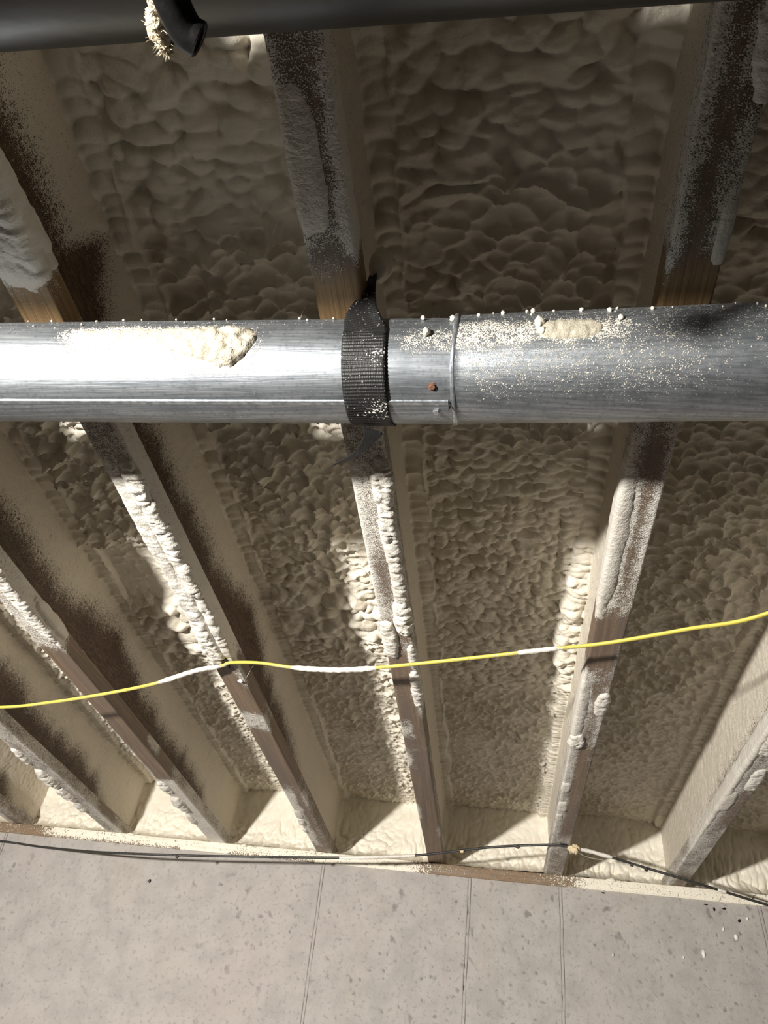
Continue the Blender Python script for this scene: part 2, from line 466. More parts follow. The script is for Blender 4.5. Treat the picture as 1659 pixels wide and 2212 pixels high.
def foam_height(k, X, Y):
    xa = k * S + WEB1; xb = (k + 1) * S + WEB0
    sz = np.interp(Y, YY, size_t); v = np.interp(Y, YY, VV)
    u = (X - .5 * (xa + xb)) / (sz * 1.38) + 40 * k
    wu = (fbm(X / .05, Y / .05, 11) - .5); wv = (fbm(X / .05, Y / .05, 12) - .5)
    u2 = u + .95 * (fbm(u / 1.9, v / 1.9, 13, 2) - .5); v2 = v + .95 * (fbm(u / 1.9, v / 1.9, 14, 2) - .5)
    L = lumps(u2, v2, 101)
    L2 = lumps(u2 * 2.3 + 9, v2 * 2.3, 131)
    m = np.clip(interp(Y, DOME[k]) + .9 * (fbm(X / .14, Y / .14, 41) - .5), 0, 1)
    m = sst(m, .25, .75)
    Lp = np.clip(1.25 - L, 0, 1.3) / 1.25
    dome = 1.15 * (1 - Lp ** 1.7) + .14 * L2
    Ls = lumps(u2 + 3.3, v2 + 1.7, 171, hb=.28, tilt=.5)
    scal = 1.45 * (np.clip(1.3 - Ls, 0, 1.4) / 1.3) ** 1.5 - .10 * L2 + .3
    f = sz * (m * dome + (1 - m) * scal) * (.45 + 1.0 * fbm(X / .1, Y / .1, 61)) * interp(Y, [(-4, .7), (-2.5, .75), (-2.25, 1.0), (-1.9, 1.1), (-1.0, 1.1), (-.7, .85), (0, .7)])
    if k == 1:
        f = f * .78
    f = f + .020 * (fbm(X / .16, Y / .22, 71) - .5)
    # popcorn ridge across the bay
    if k == -1:
        mk = sst(Y, -1.42, -1.33) * (1 - sst(Y, -1.17, -1.13))
        mk = mk * (.75 + .25 * sst(X, -.3, -.1))
        P = lumps(X / .034 + 1.5 * wu, Y / .034 + 1.5 * wv, 201, hb=.5)
        f = f * (1 - mk) + mk * (.012 + .021 * P)
    if k == -2:
        mk = sst(Y, -1.30, -1.24) * (1 - sst(Y, -1.03, -.99))
        P = lumps(X / .036 + 1.5 * wu, Y / .036 + 1.5 * wv, 207, hb=.5)
        f = f * (1 - mk) + mk * (.012 + .022 * P)
        sm = sst(Y, -1.55, -1.48) * (1 - sst(Y, -1.32, -1.27)) * (1 - sst(X, -.62, -.55))
        f = f * (1 - .8 * sm)
    # edge beads
    tl = X - xa; tr = xb - X
    fine = interp(Y, [(-3, .017), (-2, .0145), (-1.2, .0115), (0, .0095)])
    out = []
    wg = np.zeros_like(X); hb_ = np.zeros_like(X)
    for side, t in ((0, tl), (1, tr)):
        wob = fbm(Y / .11, Y * 0 + 5 * side + k, 81)
        w = interp(Y, [(-3, .055), (-2.2, .046), (-1.3, .042), (0, .034)]) + .022 * (wob - .5)
        big = 0
        if side == 1 and k in (-1, 0):
            big = sst(Y, -1.66, -1.5) * (1 - sst(Y, -1.05, -.8)) * (.55 + .9 * vnoise(Y / .05, Y * 0 + k, 83))
            w = w + .016 * big
        if side == 1 and k == -2:
            big = sst(Y, -1.6, -1.45) * (1 - sst(Y, -1.02, -.9))
            w = w + .014 * big
        q = np.clip(t / w, 0, 1.6)
        crown = np.sqrt(np.clip(1 - ((q - .5) / .62) ** 2, 0, 1))
        rv = Y / fine + .55 * np.sin(q * 2.6) + .9 * (fbm(X / .06, Y / .06, 85) - .5)
        rip = lumps(t / .048 + 60 + 7 * k, rv, 87 + side, jit=.7, hb=.35, tilt=.3)
        rip2 = 1.0 - lumps(t / .06 + 30, rv + .5, 91 + side, jit=.6, hb=.35)
        mix = sst(fbm(Y / .3, Y * 0 + side, 95 + k), .4, .6)
        if side == 1:
            mix = mix * .3
        r = rip * (1 - mix) + (rip2 + .35) * mix
        hgt = .010 + .009 * crown + fine * .80 * (r - .45) + big * .014 * crown * (.5 + lumps(t / .03 + 5, Y / .022, 99, hb=.5))
        rid = np.exp(-((q - 1.0) / .10) ** 2) * .009 * (1 if side == 0 else .4) * (vnoise(Y / .035, Y * 0 + side, 96 + k) - .15)
        edge = 1 - sst(t, w - .002, w + .0035)
        hh = hgt + rid
        hh = hh + np.clip(.011 - t, 0, 1) * 1.1
        wg = np.maximum(wg, edge); hb_ = np.where(edge > 0, hh, hb_)
    f = f * (1 - wg) + hb_ * wg
    return f
BAYS = {-5: ('spray foam bay beside the left basement wall', ),
        -4: ('spray foam in the bay where the black wall cable meets the concrete', ),
        -3: ('spray foam bay between the two flanges with lumpy foam drips by the wall', ),
        -2: ('spray foam bay with a smooth patch and one round popcorn cluster', ),
        -1: ('spray foam bay with a popcorn ridge, between white-crusted joist and strap joist', ),
        0: ('spray foam bay under the duct joint, dense popcorn lumps past the duct', ),
        1: ('spray foam bay of chain-mail hollows beside the knotted cable', ),
        2: ('shaded spray foam bay past the joist with the torn foam edge', ),
        3: ('spray foam bay beside the right basement wall', )}
for k in range(-5, 4):
    xa = k * S + WEB1; xb = (k + 1) * S + WEB0
    ys = yrange(YFINE[k]) if YFINE[k] < .1 else np.arange(-3.7, .118, .012)
    dx = .0031 if YFINE[k] < .1 else .01
    xs = np.linspace(xa - .001, xb + .001, int((xb - xa) / dx))
    X, Y = np.meshgrid(xs, ys)
    h = foam_height(k, X, Y)
    t = np.minimum(X - xa, xb - X)
    V = np.stack([X, Y, ZF - h], -1)
    g = thing('spray_foam', (.5 * (xa + xb), -1.5, ZF + .05), BAYS[k][0], 'spray foam', 'spray foam bays between the joists')
    nb = int(.046 / (xs[1] - xs[0]))
    for nm, a, b in (('edge_bead', 0, nb + 1), ('foam_field', nb, len(xs) - nb), ('edge_bead', len(xs) - nb - 1, len(xs))):
        P = V[:, a:b].reshape(-1, 3)
        obj(nm, mesh_np(nm, P, grid_faces(len(ys), b - a, flip=True), foam), g)
    # rim foam against the band joist
    dz = .0032 if YFINE[k] < .1 else .01
    zs = np.arange(-.001, ZF + .02, dz)
    X, Z = np.meshgrid(xs, zs)
    wu = fbm(X / .07, Z / .07, 301) - .5; wv = fbm(X / .07, Z / .07, 302) - .5
    st = sst(Z, .05, .16)
    L = lumps(X / .019 + 2.0 * wu, Z / .019 + 2.0 * wv, 311, hb=.3)
    L3 = lumps(X / .016 + 2.2 * wu, Z / .045 + 1.2 * wv, 315, hb=.3)
    pk = sst(fbm(X / .2, Z / .15, 320), .42, .58)
    hh = (1 - .72 * st) * (.016 * (1 - (np.clip(1.25 - L, 0, 1.3) / 1.25) ** 1.6) * pk + .020 * (1 - (np.clip(1.25 - L3, 0, 1.3) / 1.25) ** 1.5) * (1 - pk)) + .022 * (fbm(X / .17, Z / .14, 321) - .5)
    fl = np.clip(1 - Z / .055, 0, 1)
    corner = np.clip(.02 - np.minimum(X - xa, xb - X), 0, 1) * .5
    Yv = .118 - hh - .105 * fl ** 2.2 - corner
    V = np.stack([X, Yv, Z], -1).reshape(-1, 3)
    obj('rim_foam', mesh_np('rim_foam', V, grid_faces(len(zs), len(xs)), foam_rim), g)

# ------------------------------------------------------------------ I-joists
WEBR = {-1: [(-3.7, .10), (-2.45, .11), (-2.38, .11), (-2.33, .19), (-2.27, .15), (-2.2, .10), (-2.0, .105), (-1.7, .118), (-1.5, .14), (-1.34, .18), (-1.2, .15), (-1.1, .12), (-.8, .095), (-.6, .06), (-.4, .0), (.2, -.05)],
        -2: [(-3.7, .1), (-1.9, .12), (-1.73, .12), (-1.57, .105), (-1.42, .13), (-1.33, .15), (-1.2, .185), (-1.05, .14), (-.9, .115), (-.73, .10), (-.45, .105), (-.33, .08), (-.25, .03), (-.1, -.05), (.2, -.05)],
        -3: [(-3.7, .1), (-.95, .14), (-.8, .12), (-.6, .10), (-.4, .105), (-.28, .085), (-.18, .02), (-.08, -.05), (.2, -.05)],
        -4: [(-3.7, .1), (-.4, .09), (-.2, .1), (-.1, .03), (.2, -.02)],
        0: [(-3.7, -.06), (-2.42, -.05), (-2.33, .03), (-2.2, -.03), (-1.5, -.02), (-1.2, .02), (-.8, .035), (-.4, .03), (.2, .0)]}
WEBL = {2: [(-3.7, .0), (-1.5, .04), (-1.25, .05), (-1.0, .062), (-.7, .06), (-.45, .03), (-.3, -.04), (.2, -.05)], 1: [(-3.7, -.03), (-1.75, -.02), (-1.62, .03), (-1.45, .03), (-1.35, -.02), (.2, -.05)]}
# dust painting on the flange: (y0, y1, f0, f1, level); f runs 0..1 over the underside, below 0 the left side, above 1 the right side
PAINT = {
    -4: [(-4, 1, -1, 2, .45), (-.4, 1, -1, .4, .8)],
    -3: [(-4, 1, -1, 2, .15), (-4, 1, 1, 2, .45), (-1.0, 1, -1, 2, .6), (-.5, 1, 1.05, 2, .55), (-.25, -.1, 1.05, 2, .2)],
    -2: [(-4, 1, -1, 2, .7), (-4, -1.43, 1.02, 2, .85), (-1.42, -.62, -1, 2, .06), (-1.1, -.62, -1, .08, .55), (-.9, -.78, 1.1, 2, .7), (-.66, -.5, 1.1, 2, .55), (-.62, 1, -1, 1.0, .82), (-.3, 1, 1.0, 2, .6)],
    -1: [(-4, -2.39, -1, 2, .95), (-2.385, -2.30, -1, 2, .10), (-2.30, -2.06, -1, 2, .5), (-2.30, -2.06, .9, 1.1, .8), (-2.06, -1.4, -1, 1.0, .92), (-2.3, -1.42, 1.0, 2, .86), (-1.39, -1.15, -1, 2, .08), (-1.39, -1.3, .7, 1.1, .6), (-1.15, -1.05, -1, 1.05, .75), (-1.05, -.66, -1, 2, .05), (-.66, 1, -1, 2, .38), (-.62, -.1, -1, .45, .85), (-.6, -.5, .85, 1.2, .7)],
    0: [(-4, -2.41, -1, 2, .48), (-4, -2.41, .78, 2, .82), (-4, -2.4, -1, .06, .75), (-2.6, -2.41, .85, 2, .95), (-2.47, -2.415, -1, .5, .68), (-2.415, -2.30, -1, 2, .08), (-2.43, -2.385, .0, .7, .42), (-2.30, -2.05, -1, 2, .52), (-2.2, -2.05, .5, 2, .62), (-2.08, -1.62, -1, 2, .58), (-2.08, -1.5, -1, .14, .95), (-1.83, -1.68, .2, .6, .42), (-1.62, -1.5, -1, 2, .45), (-1.5, -1.0, -1, 2, .13), (-1.52, -1.2, .72, 2, .62), (-1.16, -1.08, -1, .5, .7), (-1.0, 1, -1, 2, .10), (-.98, -.88, -1, .25, .7), (-.6, -.45, -1, .15, .6), (-.4, -.3, .8, 1.1, .55), (-1.0, 1, 1.1, 2, .5)],
    1: [(-4, -2.40, -1, 2, .30), (-4, -2.41, -1, .22, .72), (-2.56, -2.41, .62, 2, .70), (-4, -2.58, .5, 2, .62), (-2.395, -2.29, -1, 2, .06), (-2.30, -2.04, -1, 2, .30), (-2.30, -2.04, -1, .3, .62), (-2.30, -2.04, .8, 2, .62), (-2.04, -1.66, -1, 2, .52), (-2.04, -1.78, .35, .7, .36), (-2.04, -1.8, .78, 2, .8), (-2.04, -1.70, -1, .45, .9), (-1.67, -1.46, -1, 2, .08), (-1.55, -1.48, .85, 1.1, .6), (-1.46, -1.08, -1, 2, .42), (-1.46, -1.08, -1, .35, .75), (-1.4, -1.1, .75, 2, .66), (-1.08, 1, -1, 2, .22), (-1.08, 1, -1, .35, .68), (-.42, 1, -1, 2, .55)],
    2: [(-4, 1, -1, 2, .6), (-1.6, -.4, -1, .25, .9), (-.95, -.6, .5, 2, .35), (-.15, 1, .3, 2, .35)],
}
# thick foam lumps stuck to the flange: (y0, y1, f0, f1, thickness, style)
LUMPS = {
    -3: [(-.78, -.66, -.25, .3, .010, 2), (-.62, -.46, -.30, .45, .014, 2), (-.46, -.33, -.25, .4, .013, 2), (-.33, -.22, -.15, .3, .010, 2)],
    -2: [(-2.05, -1.43, .42, 1.03, .010, 1), (-1.80, -1.68, -.66, -.1, .012, 2), (-1.70, -1.57, -.66, -.15, .014, 2), (-1.58, -1.49, -.6, -.05, .012, 2), (-1.60, -1.44, 1.08, 1.62, .010, 0), (-.60, -.50, -.2, .45, .010, 2), (-.47, -.33, -.2, .5, .012, 2), (-.30, -.2, -.2, .3, .008, 2)],
    -1: [(-3.6, -2.387, -.2, 1.66, .011, 3), (-2.075, -1.955, .38, .98, .013, 1), (-1.99, -1.76, .45, 1.03, .010, 1), (-2.04, -1.70, -.05, .5, .005, 1), (-1.80, -1.66, .55, 1.03, .012, 2), (-1.74, -1.52, -.05, .62, .007, 1), (-1.68, -1.42, .62, 1.03, .008, 2), (-1.60, -1.398, -.08, .64, .012, 1), (-1.60, -1.52, -.5, -.02, .010, 2), (-.44, -.36, -.2, .4, .006, 4), (-.36, -.30, -.25, .3, .007, 2), (-.26, -.22, -.25, .15, .008, 2)],
    0: [(-2.61, -2.445, -.25, .60, .0045, 4), (-2.085, -1.96, .48, 1.04, .013, 1), (-1.99, -1.80, .5, 1.04, .010, 1), (-1.84, -1.66, .56, 1.04, .009, 1), (-1.69, -1.575, .46, 1.05, .016, 1), (-1.62, -1.475, -.10, .44, .009, 1), (-1.53, -1.43, .74, 1.05, .007, 1), (-1.42, -1.25, .66, 1.05, .010, 1)],
    1: [(-2.78, -2.56, .62, 1.66, .008, 3), (-2.475, -2.400, .70, 1.10, .003, 4), (-2.09, -1.66, -.62, .38, .006, 4), (-1.44, -1.08, -.62, .34, .006, 4), (-1.16, -1.075, -.15, .48, .010, 1), (-1.37, -1.26, .55, 1.08, .0075, 1), (-.85, -.78, -.12, .36, .005, 4), (-.71, -.63, -.12, .42, .006, 4), (-.61, -.55, -.1, .3, .004, 4)],
    2: [(-1.7, -.42, -.66, .2, .006, 4), (-1.36, -1.10, .05, .72, .009, 1), (-1.03, -.89, .45, 1.0, .006, 1), (-.88, -.73, -.1, .5, .006, 4)],
}
JOIST = {-5: ('foam-dusted I-joist running along the left basement wall', .2), -4: ('I-joist whose end sits above the bare notch of the sill plate', -1.0),
         -3: ('I-joist with a chain of grey foam lumps near the sill plate', -1.7), -2: ('I-joist with a bare brown underside under the yellow cable sag', -2.4),
         -1: ('I-joist whose underside is crusted white where the yellow cable touches it', -2.85), 0: ('I-joist carrying the black hanger strap, foam rope along its underside', -2.85),
         1: ('I-joist the knotted black cable hangs under, smooth foam along one edge', -2.85), 2: ('I-joist with a torn foam edge and rust line on its web', -1.9), 3: ('shaded I-joist beyond the torn foam joist', -1.2), 4: ('foam-dusted I-joist running along the right basement wall', .2)}
def wobble_mask(Y, F, y0, y1, f0, f1, seed):
    n1 = (fbm(F * 4, Y / .03, seed) - .5)
    sy = .022 if y0 > -2.35 and y0 < -2.0 or y1 < -2.3 else .035
    a = sst(Y + .05 * n1, y0 - sy, y0 + sy) * (1 - sst(Y + .05 * n1, y1 - sy, y1 + sy))
    g = F + .22 * n1
    b = sst(g, f0 - .16, f0 + .16) * (1 - sst(g, f1 - .16, f1 + .16))
    return a * b
def flange_profile():
    P = []
    r = .0035
    for z in np.linspace(FH, r, 11)[:-1]:
        P.append((0, z, -1, 0))
    for a in np.linspace(0, math.pi / 2, 4):
        P.append((r - r * math.cos(a), r - r * math.sin(a), -math.cos(a), -math.sin(a)))
    for x in np.linspace(r, WF - r, 18)[1:-1]:
        P.append((x, 0, 0, -1))
    for a in np.linspace(0, math.pi / 2, 4):
        P.append((WF - r + r * math.sin(a), r - r * math.cos(a), math.sin(a), -math.cos(a)))
    for z in np.linspace(r, FH, 11)[1:]:
        P.append((WF, z, 1, 0))
    return np.array(P)
PR = flange_profile()
arc = np.concatenate([[0], np.cumsum(np.hypot(*np.diff(PR[:, :2], axis=0).T))])
FR = (arc - FH) / WF
for k in range(-5, 5):
    x0 = k * S
    lab, yf = JOIST[k]
    ys = np.concatenate([np.arange(-3.7, yf, .014), np.arange(yf, .125, .0036)]) if yf < .1 else np.arange(-3.7, .125, .014)
    J = thing('floor_joist', (x0 + WF / 2, -1.7, 0), lab, 'joist', 'wooden I-joists under the floor')
    Y = np.broadcast_to(ys[:, None], (len(ys), len(PR))); F = np.broadcast_to(FR[None], Y.shape)
    d = np.full(Y.shape, .5)
    for i, (a, b, c, e, lv) in enumerate(PAINT.get(k, [(-4, 1, -1, 2, .55)])):
        m = wobble_mask(Y, F, a, b, c, e, 400 + 13 * i + k)
        d = d * (1 - m) + lv * m
    edge = np.exp(-np.minimum(np.abs(F), np.abs(F - 1)) / .10)
    d = d + .16 * edge * (d > .12) + .35 * (fbm(Y / .05, F * 2.5, 440 + k) - .5) * (d > .12)
    warp = .0022 * (fbm(ys / .5, ys * 0 + k, 460) - .5)
    gr = .0012 * np.clip(d, 0, 1) * vnoise(Y / .006, F * 10, 470)
    V = np.stack([x0 + PR[None, :, 0] + PR[None, :, 2] * gr + warp[:, None] * 2, Y, PR[None, :, 1] + PR[None, :, 3] * gr], -1)
    FL = obj('bottom_flange', mesh_np('bottom_flange', V.reshape(-1, 3), grid_faces(len(ys), len(PR)), lumber_dust, {'dust': np.clip(d, 0, 1), 'fresh': sst(Y + .02 * (fbm(F * 4, Y / .02, 480) - .5), -2.425, -2.375) * (1 - sst(Y, -2.30, -2.24))}), J)
    v, f = box_np(x0 + .001, x0 + WF - .001, -3.7, .124, FH - .0015, FH)
    obj('flange_ledge', mesh_np('flange_ledge', v, f, lumber_dust, {'dust': np.full(8, .45)}, smooth=False), J)
    v, f = box_np(x0, x0 + WF, -3.7, .124, .264, .302)
    obj('top_flange', mesh_np('top_flange', v, f, lumber_dust, {'dust': np.full(8, .3)}, smooth=False), J)
    for side in (0, 1):
        st = .0055 if yf < .1 else .02
        ys2 = np.concatenate([np.arange(-3.7, yf, .02), np.arange(yf, .125, st)]) if yf < .1 else np.arange(-3.7, .125, .02)
        zs = np.arange(FH - .002, .268, st)
        Y, Z = np.meshgrid(ys2, zs, indexing='ij')
        tb = (WEBR if side else WEBL).get(k, [(-4, -.05), (.3, -.05)] if k != 3 else [(-4, .03), (.3, .0)])
        eb = interp(Y, tb) + .05 * (fbm(Y / .06, Z / .12, 500 + k) - .5)
        d = np.clip(.5 + (Z - eb) / .11, .0, 1)
        d = np.minimum(d, .93 + .2 * (fbm(Y / .05, Z / .05, 505) - .5))
        d = d * sst(Z, FH - .01, FH + .004) if (side == 0 and k == 2) else d
        full = sst(d, .55, .95)
        th = full * (.0016 + .0035 * sst(Z, .12, .24) + .0028 * vnoise(Y / .008, Z / .008, 510) + .003 * (fbm(Y / .05, Z / .05, 511)))
        sg = 1 if side else -1
        Xv = x0 + (WEB1 if side else WEB0) + sg * th
        V = np.stack([Xv, Y, Z], -1).reshape(-1, 3)
        obj('web', mesh_np('web', V, grid_faces(len(ys2), len(zs), flip=not side), web_dust, {'dust': d}), J)
    for i, (a, b, c, e, th, sty) in enumerate(LUMPS.get(k, [])):
        yy = np.arange(a - .01, b + .01, .0026)
        sel = np.where((FR > c - .12) & (FR < e + .12))[0]
        if sty == 3 and b - a > .5:
            yy = np.arange(-2.9, b + .01, .0030)
        fr = np.linspace(FR[sel[0]], FR[sel[-1]], max(6, int((FR[sel[-1]] - FR[sel[0]]) * WF / .0027)))
        pi = [np.interp(fr, FR, PR[:, q]) for q in range(4)]
        nl = np.hypot(pi[2], pi[3]); pi[2] /= nl; pi[3] /= nl
        Y = np.broadcast_to(yy[:, None], (len(yy), len(fr))); F = np.broadcast_to(fr[None], Y.shape)
        wb = fbm(F * 3.2, Y / .018, 600 + 7 * i + k) - .5
        if sty == 3 and b - a > .5:
            ey = np.clip((Y - (b - .05)) / .05 + .5 * wb, 0, 2)
        else:
            ey = np.abs((Y - .5 * (a + b)) / (.5 * (b - a))) + .30 * wb
        ef = np.abs((F - .5 * (c + e)) / (.5 * (e - c))) + .35 * (fbm(F * 2, Y / .03, 620 + i) - .5)
        ee = 1 - np.clip(ey, 0, 2) ** 3 - np.clip(ef, 0, 2) ** 3
        base = np.clip(ee * 1.25, 0, 1) ** .95 if sty == 4 else np.sqrt(np.clip(ee, 0, 1))
        ss_ = F * WF
        if sty == 1:
            tx = .50 + .38 * lumps(ss_ / .024 + 2.0 * wb, Y / .0090 + 3.2 * wb, 640 + i, hb=.5) + .8 * (fbm(ss_ / .016, Y / .02, 642) - .5)
        elif sty == 2:
            tx = .30 + .75 * lumps(ss_ / .026 + 1.2 * wb, Y / .026 + 1.2 * wb, 650 + i, hb=.4)
        elif sty == 4:
            tx = .72 + .10 * lumps(ss_ / .02 + 2 * wb, Y / .007 + 2 * wb, 665 + i, hb=.4) + .5 * (fbm(ss_ / .03, Y / .05, 667) - .5)
        elif sty == 3:
            tx = .55 + .30 * lumps(ss_ / .03 + 2 * wb, Y / .016 + 2 * wb, 660 + i, hb=.4) + .7 * (fbm(ss_ / .05, Y / .07, 662) - .3)
        else:
            tx = .8 + .5 * (fbm(ss_ / .02, Y / .02, 670) - .5)
        h = th * base * np.clip(tx, .12, 2) + (.0001 if sty == 4 else .0004)
        h = np.where(ee > 0, h, -.0015)
        V = np.stack([x0 + pi[0][None] + pi[2][None] * h, Y, pi[1][None] + pi[3][None] * h], -1).reshape(-1, 3)
        fc = grid_faces(len(yy), len(fr), keep=ee > 0)
        if len(fc) == 0:
            continue
        V, fc, _ = compact(V, fc, {})
        obj('foam_lump', mesh_np('foam_lump', V, fc, foam_white), FL)

# ------------------------------------------------------------------ galvanised duct
RD = .063
def axis(x, right):
    if right:
        return np.array([x, -2.2889 - .0757 * x, -.0518 - .0532 * x])
    return np.array([x, -2.3026 + .0230 * x, -.0648 + .0282 * x])
def cyl_pt(x, th, r, right):
    """th in degrees: 0 towards the room, 90 up, -90 down"""
    c = axis(x, right)
    a = math.radians(th)
    return c + np.array([0, -math.cos(a) * r, math.sin(a) * r])
duct = thing('metal_duct', (.17, -2.30, -.06), 'galvanised round metal duct strapped across the joists', 'duct')
def duct_section(x0, x1, right, r0, patches, name, dx=.004, na=150):
    xs = np.arange(x0, x1 + 1e-6, dx); th = np.linspace(0, 360, na, endpoint=False)
    X, T = np.meshgrid(xs, th, indexing='ij')
    ax = np.stack([axis(x, right) for x in xs])
    rr = r0 * (1 + 0 * X)
    if right:
        rr = rr + .0018 * np.exp(-((X - x0) / .004) ** 2)
    T2 = (T + 180) % 360 - 180
    a = np.radians(T)
    V = np.stack([X, ax[:, None, 1] - np.cos(a) * rr, ax[:, None, 2] + np.sin(a) * rr], -1)
    d = np.full(X.shape, .02)
    for (xa, xb, ta, tb, lv, sx, st) in patches:
        n = fbm(X / .03, T2 / 25, 701) - .5
        m = sst(X + .03 * n, xa - sx, xa + sx) * (1 - sst(X + .03 * n, xb - sx, xb + sx)) * sst(T2 + 18 * n, ta - st, ta + st) * (1 - sst(T2 + 18 * n, tb - st, tb + st))
        d = np.maximum(d, lv * m)
    return obj(name, mesh_np(name, V.reshape(-1, 3), grid_faces(len(xs), na, closed=True), duct_mat, {'dust': d}), duct)
DP = duct_section(-1.9, .185, False, RD, [(-.30, -.055, -36, 10, .82, .025, 14), (-.14, -.06, -48, 8, .85, .02, 10), (.11, .2, -30, 4, .52, .03, 12), (-1.9, .2, 5, 60, .22, .1, 12)], 'duct_pipe')
DS = duct_section(.172, 1.9, True, RD + .0012, [(.16, .37, -32, 8, .62, .025, 14), (.24, .35, -26, 4, .66, .03, 10), (.16, .47, -78, 14, .36, .06, 24), (.1, 1.9, -50, 70, .27, .1, 26)], 'duct_sleeve')
# hem of the sleeve, lock seam, screws
th = np.radians(np.linspace(0, 360, 72, endpoint=False))
nr = 9; V = []
for i in range(nr):
    p = 2 * np.pi * i / nr
    x = .174 + .0028 * math.cos(p); rr = RD + .0016 + .0018 * math.sin(p)
    c = axis(x, True)
    wob = .0006 * np.sin(th * 3 + 1)
    V.append(np.stack([x + wob * 2, c[1] - np.cos(th) * (rr + wob), c[2] + np.sin(th) * (rr + wob)], -1))
V = np.array(V)
fc = []
for i in range(nr):
    for j in range(72):
        fc.append([i * 72 + j, i * 72 + (j + 1) % 72, ((i + 1) % nr) * 72 + (j + 1) % 72, ((i + 1) % nr) * 72 + j])
obj('sleeve_hem', mesh_np('sleeve_hem', V.reshape(-1, 3), fc, edge_mat), DS)
def seam_strip(x0, x1, t0, t1, right, lift, name):
    xs = np.linspace(x0, x1, 160); ts = np.linspace(t0, t1, 8)
    pr = np.array([-.0006, lift, lift, lift * .9, lift * .7, lift * .45, lift * .2, -.0006])
    V = np.array([[cyl_pt(x, t, RD + p, right) for t, p in zip(ts, pr)] for x in xs])
    obj(name, mesh_np(name, V.reshape(-1, 3), grid_faces(len(xs), 8), edge_mat), DP)
seam_strip(-1.9, .168, -80, -88, False, .0017, 'lock_seam')
for x, t, m, r in ((.150, -65, rust_mat, .0042), (.154, -96, bright_mat, .0040), (.15, 95, rust_mat, .0042)):
    c = cyl_pt(x, t, RD, False); nrm = c - axis(x, False); nrm /= np.linalg.norm(nrm)
    e1 = np.array([1.0, 0, 0]); e2 = np.cross(nrm, e1)
    V = []; a = np.arange(6) * np.pi / 3
    for hgt, rs in ((-.001, 1.25), (.0006, 1.25), (.0008, .95), (.0030, .92), (.0034, .6)):
        V += [c + nrm * hgt + rs * r * (math.cos(q) * e1 + math.sin(q) * e2) for q in a]
    V = np.array(V)
    f = [list(q) for q in grid_faces(5, 6, closed=True).tolist()] + [[24 + i for i in range(6)]]
    obj('screw', mesh_np('duct_screw', V, f, m, smooth=False), DP)
# torn tab at the end of the lock seam
V, f = blob(cyl_pt(.1695, -84, RD + .0005, False), (.0018, .0016, .012), 3, 10, 8, .3)
obj('seam_tear', mesh_np('seam_tear', V, f, black_soft), DP)
# foam crusts
def crust(x0, x1, outline, th, right, seed, r0):
    xs = np.arange(x0 - .01, x1 + .01, .0024); ts = np.arange(-62, 26, 2.0)
    X, T = np.meshgrid(xs, ts, indexing='ij')
    lo = interp(X, [(p[0], p[1]) for p in outline]); hi = interp(X, [(p[0], p[2]) for p in outline])
    n = fbm(X / .02, T / 18, seed) - .5
    cy = np.abs((T - .5 * (lo + hi)) / (.5 * (hi - lo) + 1e-3)) + .4 * n
    cx = np.clip(np.abs((X - .5 * (x0 + x1)) / (.5 * (x1 - x0))), 0, 2)
    ee = 1 - np.clip(cy, 0, 2) ** 3 - cx ** 10 + .1 * n
    thk = th(X)
    h = thk * np.sqrt(np.clip(ee, 0, 1)) * (.2 + 1.0 * lumps(X / .009 + 2 * n, T / 8 + 2 * n, seed + 3, hb=.5)) + .0005
    h = np.where(ee > 0, h, -.001)
    ax = np.stack([axis(x, right) for x in xs]); a = np.radians(T)
    rr = r0 + h
    V = np.stack([X, ax[:, None, 1] - np.cos(a) * rr, ax[:, None, 2] + np.sin(a) * rr], -1).reshape(-1, 3)
    fc = grid_faces(len(xs), len(ts), keep=ee > 0)
    V, fc, _ = compact(V, fc, {})
    obj('foam_crust', mesh_np('foam_crust', V, fc, foam_dimmed), DS if right else DP)
foam_dimmed = mat_foam('yellowish foam darkened against lamp', (0.52, 0.475, 0.375), (0.46, 0.415, 0.32), .6, 1.5)  # yellowish crust foam, colour darkened further to offset the lamp's glare on the duct
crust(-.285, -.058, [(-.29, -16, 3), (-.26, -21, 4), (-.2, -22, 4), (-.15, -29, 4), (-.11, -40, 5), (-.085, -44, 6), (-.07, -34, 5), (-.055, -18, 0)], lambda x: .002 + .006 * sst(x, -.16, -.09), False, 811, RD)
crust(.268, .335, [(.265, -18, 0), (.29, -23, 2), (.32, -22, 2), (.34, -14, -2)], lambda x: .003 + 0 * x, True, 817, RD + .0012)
rng = np.random.default_rng(12)
def crumb(x, t, r, right, nm='foam_crumb'):
    c = cyl_pt(x, t, RD + .0012 + r * .6, right)
    V, f = blob(c, (r * 1.1, r, r * (1.0 + .4 * rng.random())), int(x * 999) & 1023, 10, 7, .35)
    obj(nm, mesh_np(nm, V, f, foam_rim), DS if right else DP)
for x, t, r in ((.2685, -3, .006), (.142, -7, .0042), (.271, -12, .004), (.355, 2, .0032), (.305, -16, .0025), (.262, 28, .0030), (.228, 26, .0022), (.315, 24, .0026), (.345, 20, .0025), (.17, 18, .0032), (.135, 22, .0026), (.39, 20, .002), (.20, 22, .0018), (.255, 30, .002)):
    crumb(x, t, r, x > .172)
for i in range(34):
    x = rng.uniform(-.4, .55)
    if .035 < x < .1:
        continue
    crumb(x, rng.uniform(12, 34), rng.uniform(.0007, .0015), x > .172)

# ------------------------------------------------------------------ hanger strap
strap = thing('hanger_strap', (.07, -2.30, -.13), 'black woven hanger strap wrapped around the metal duct', 'strap')
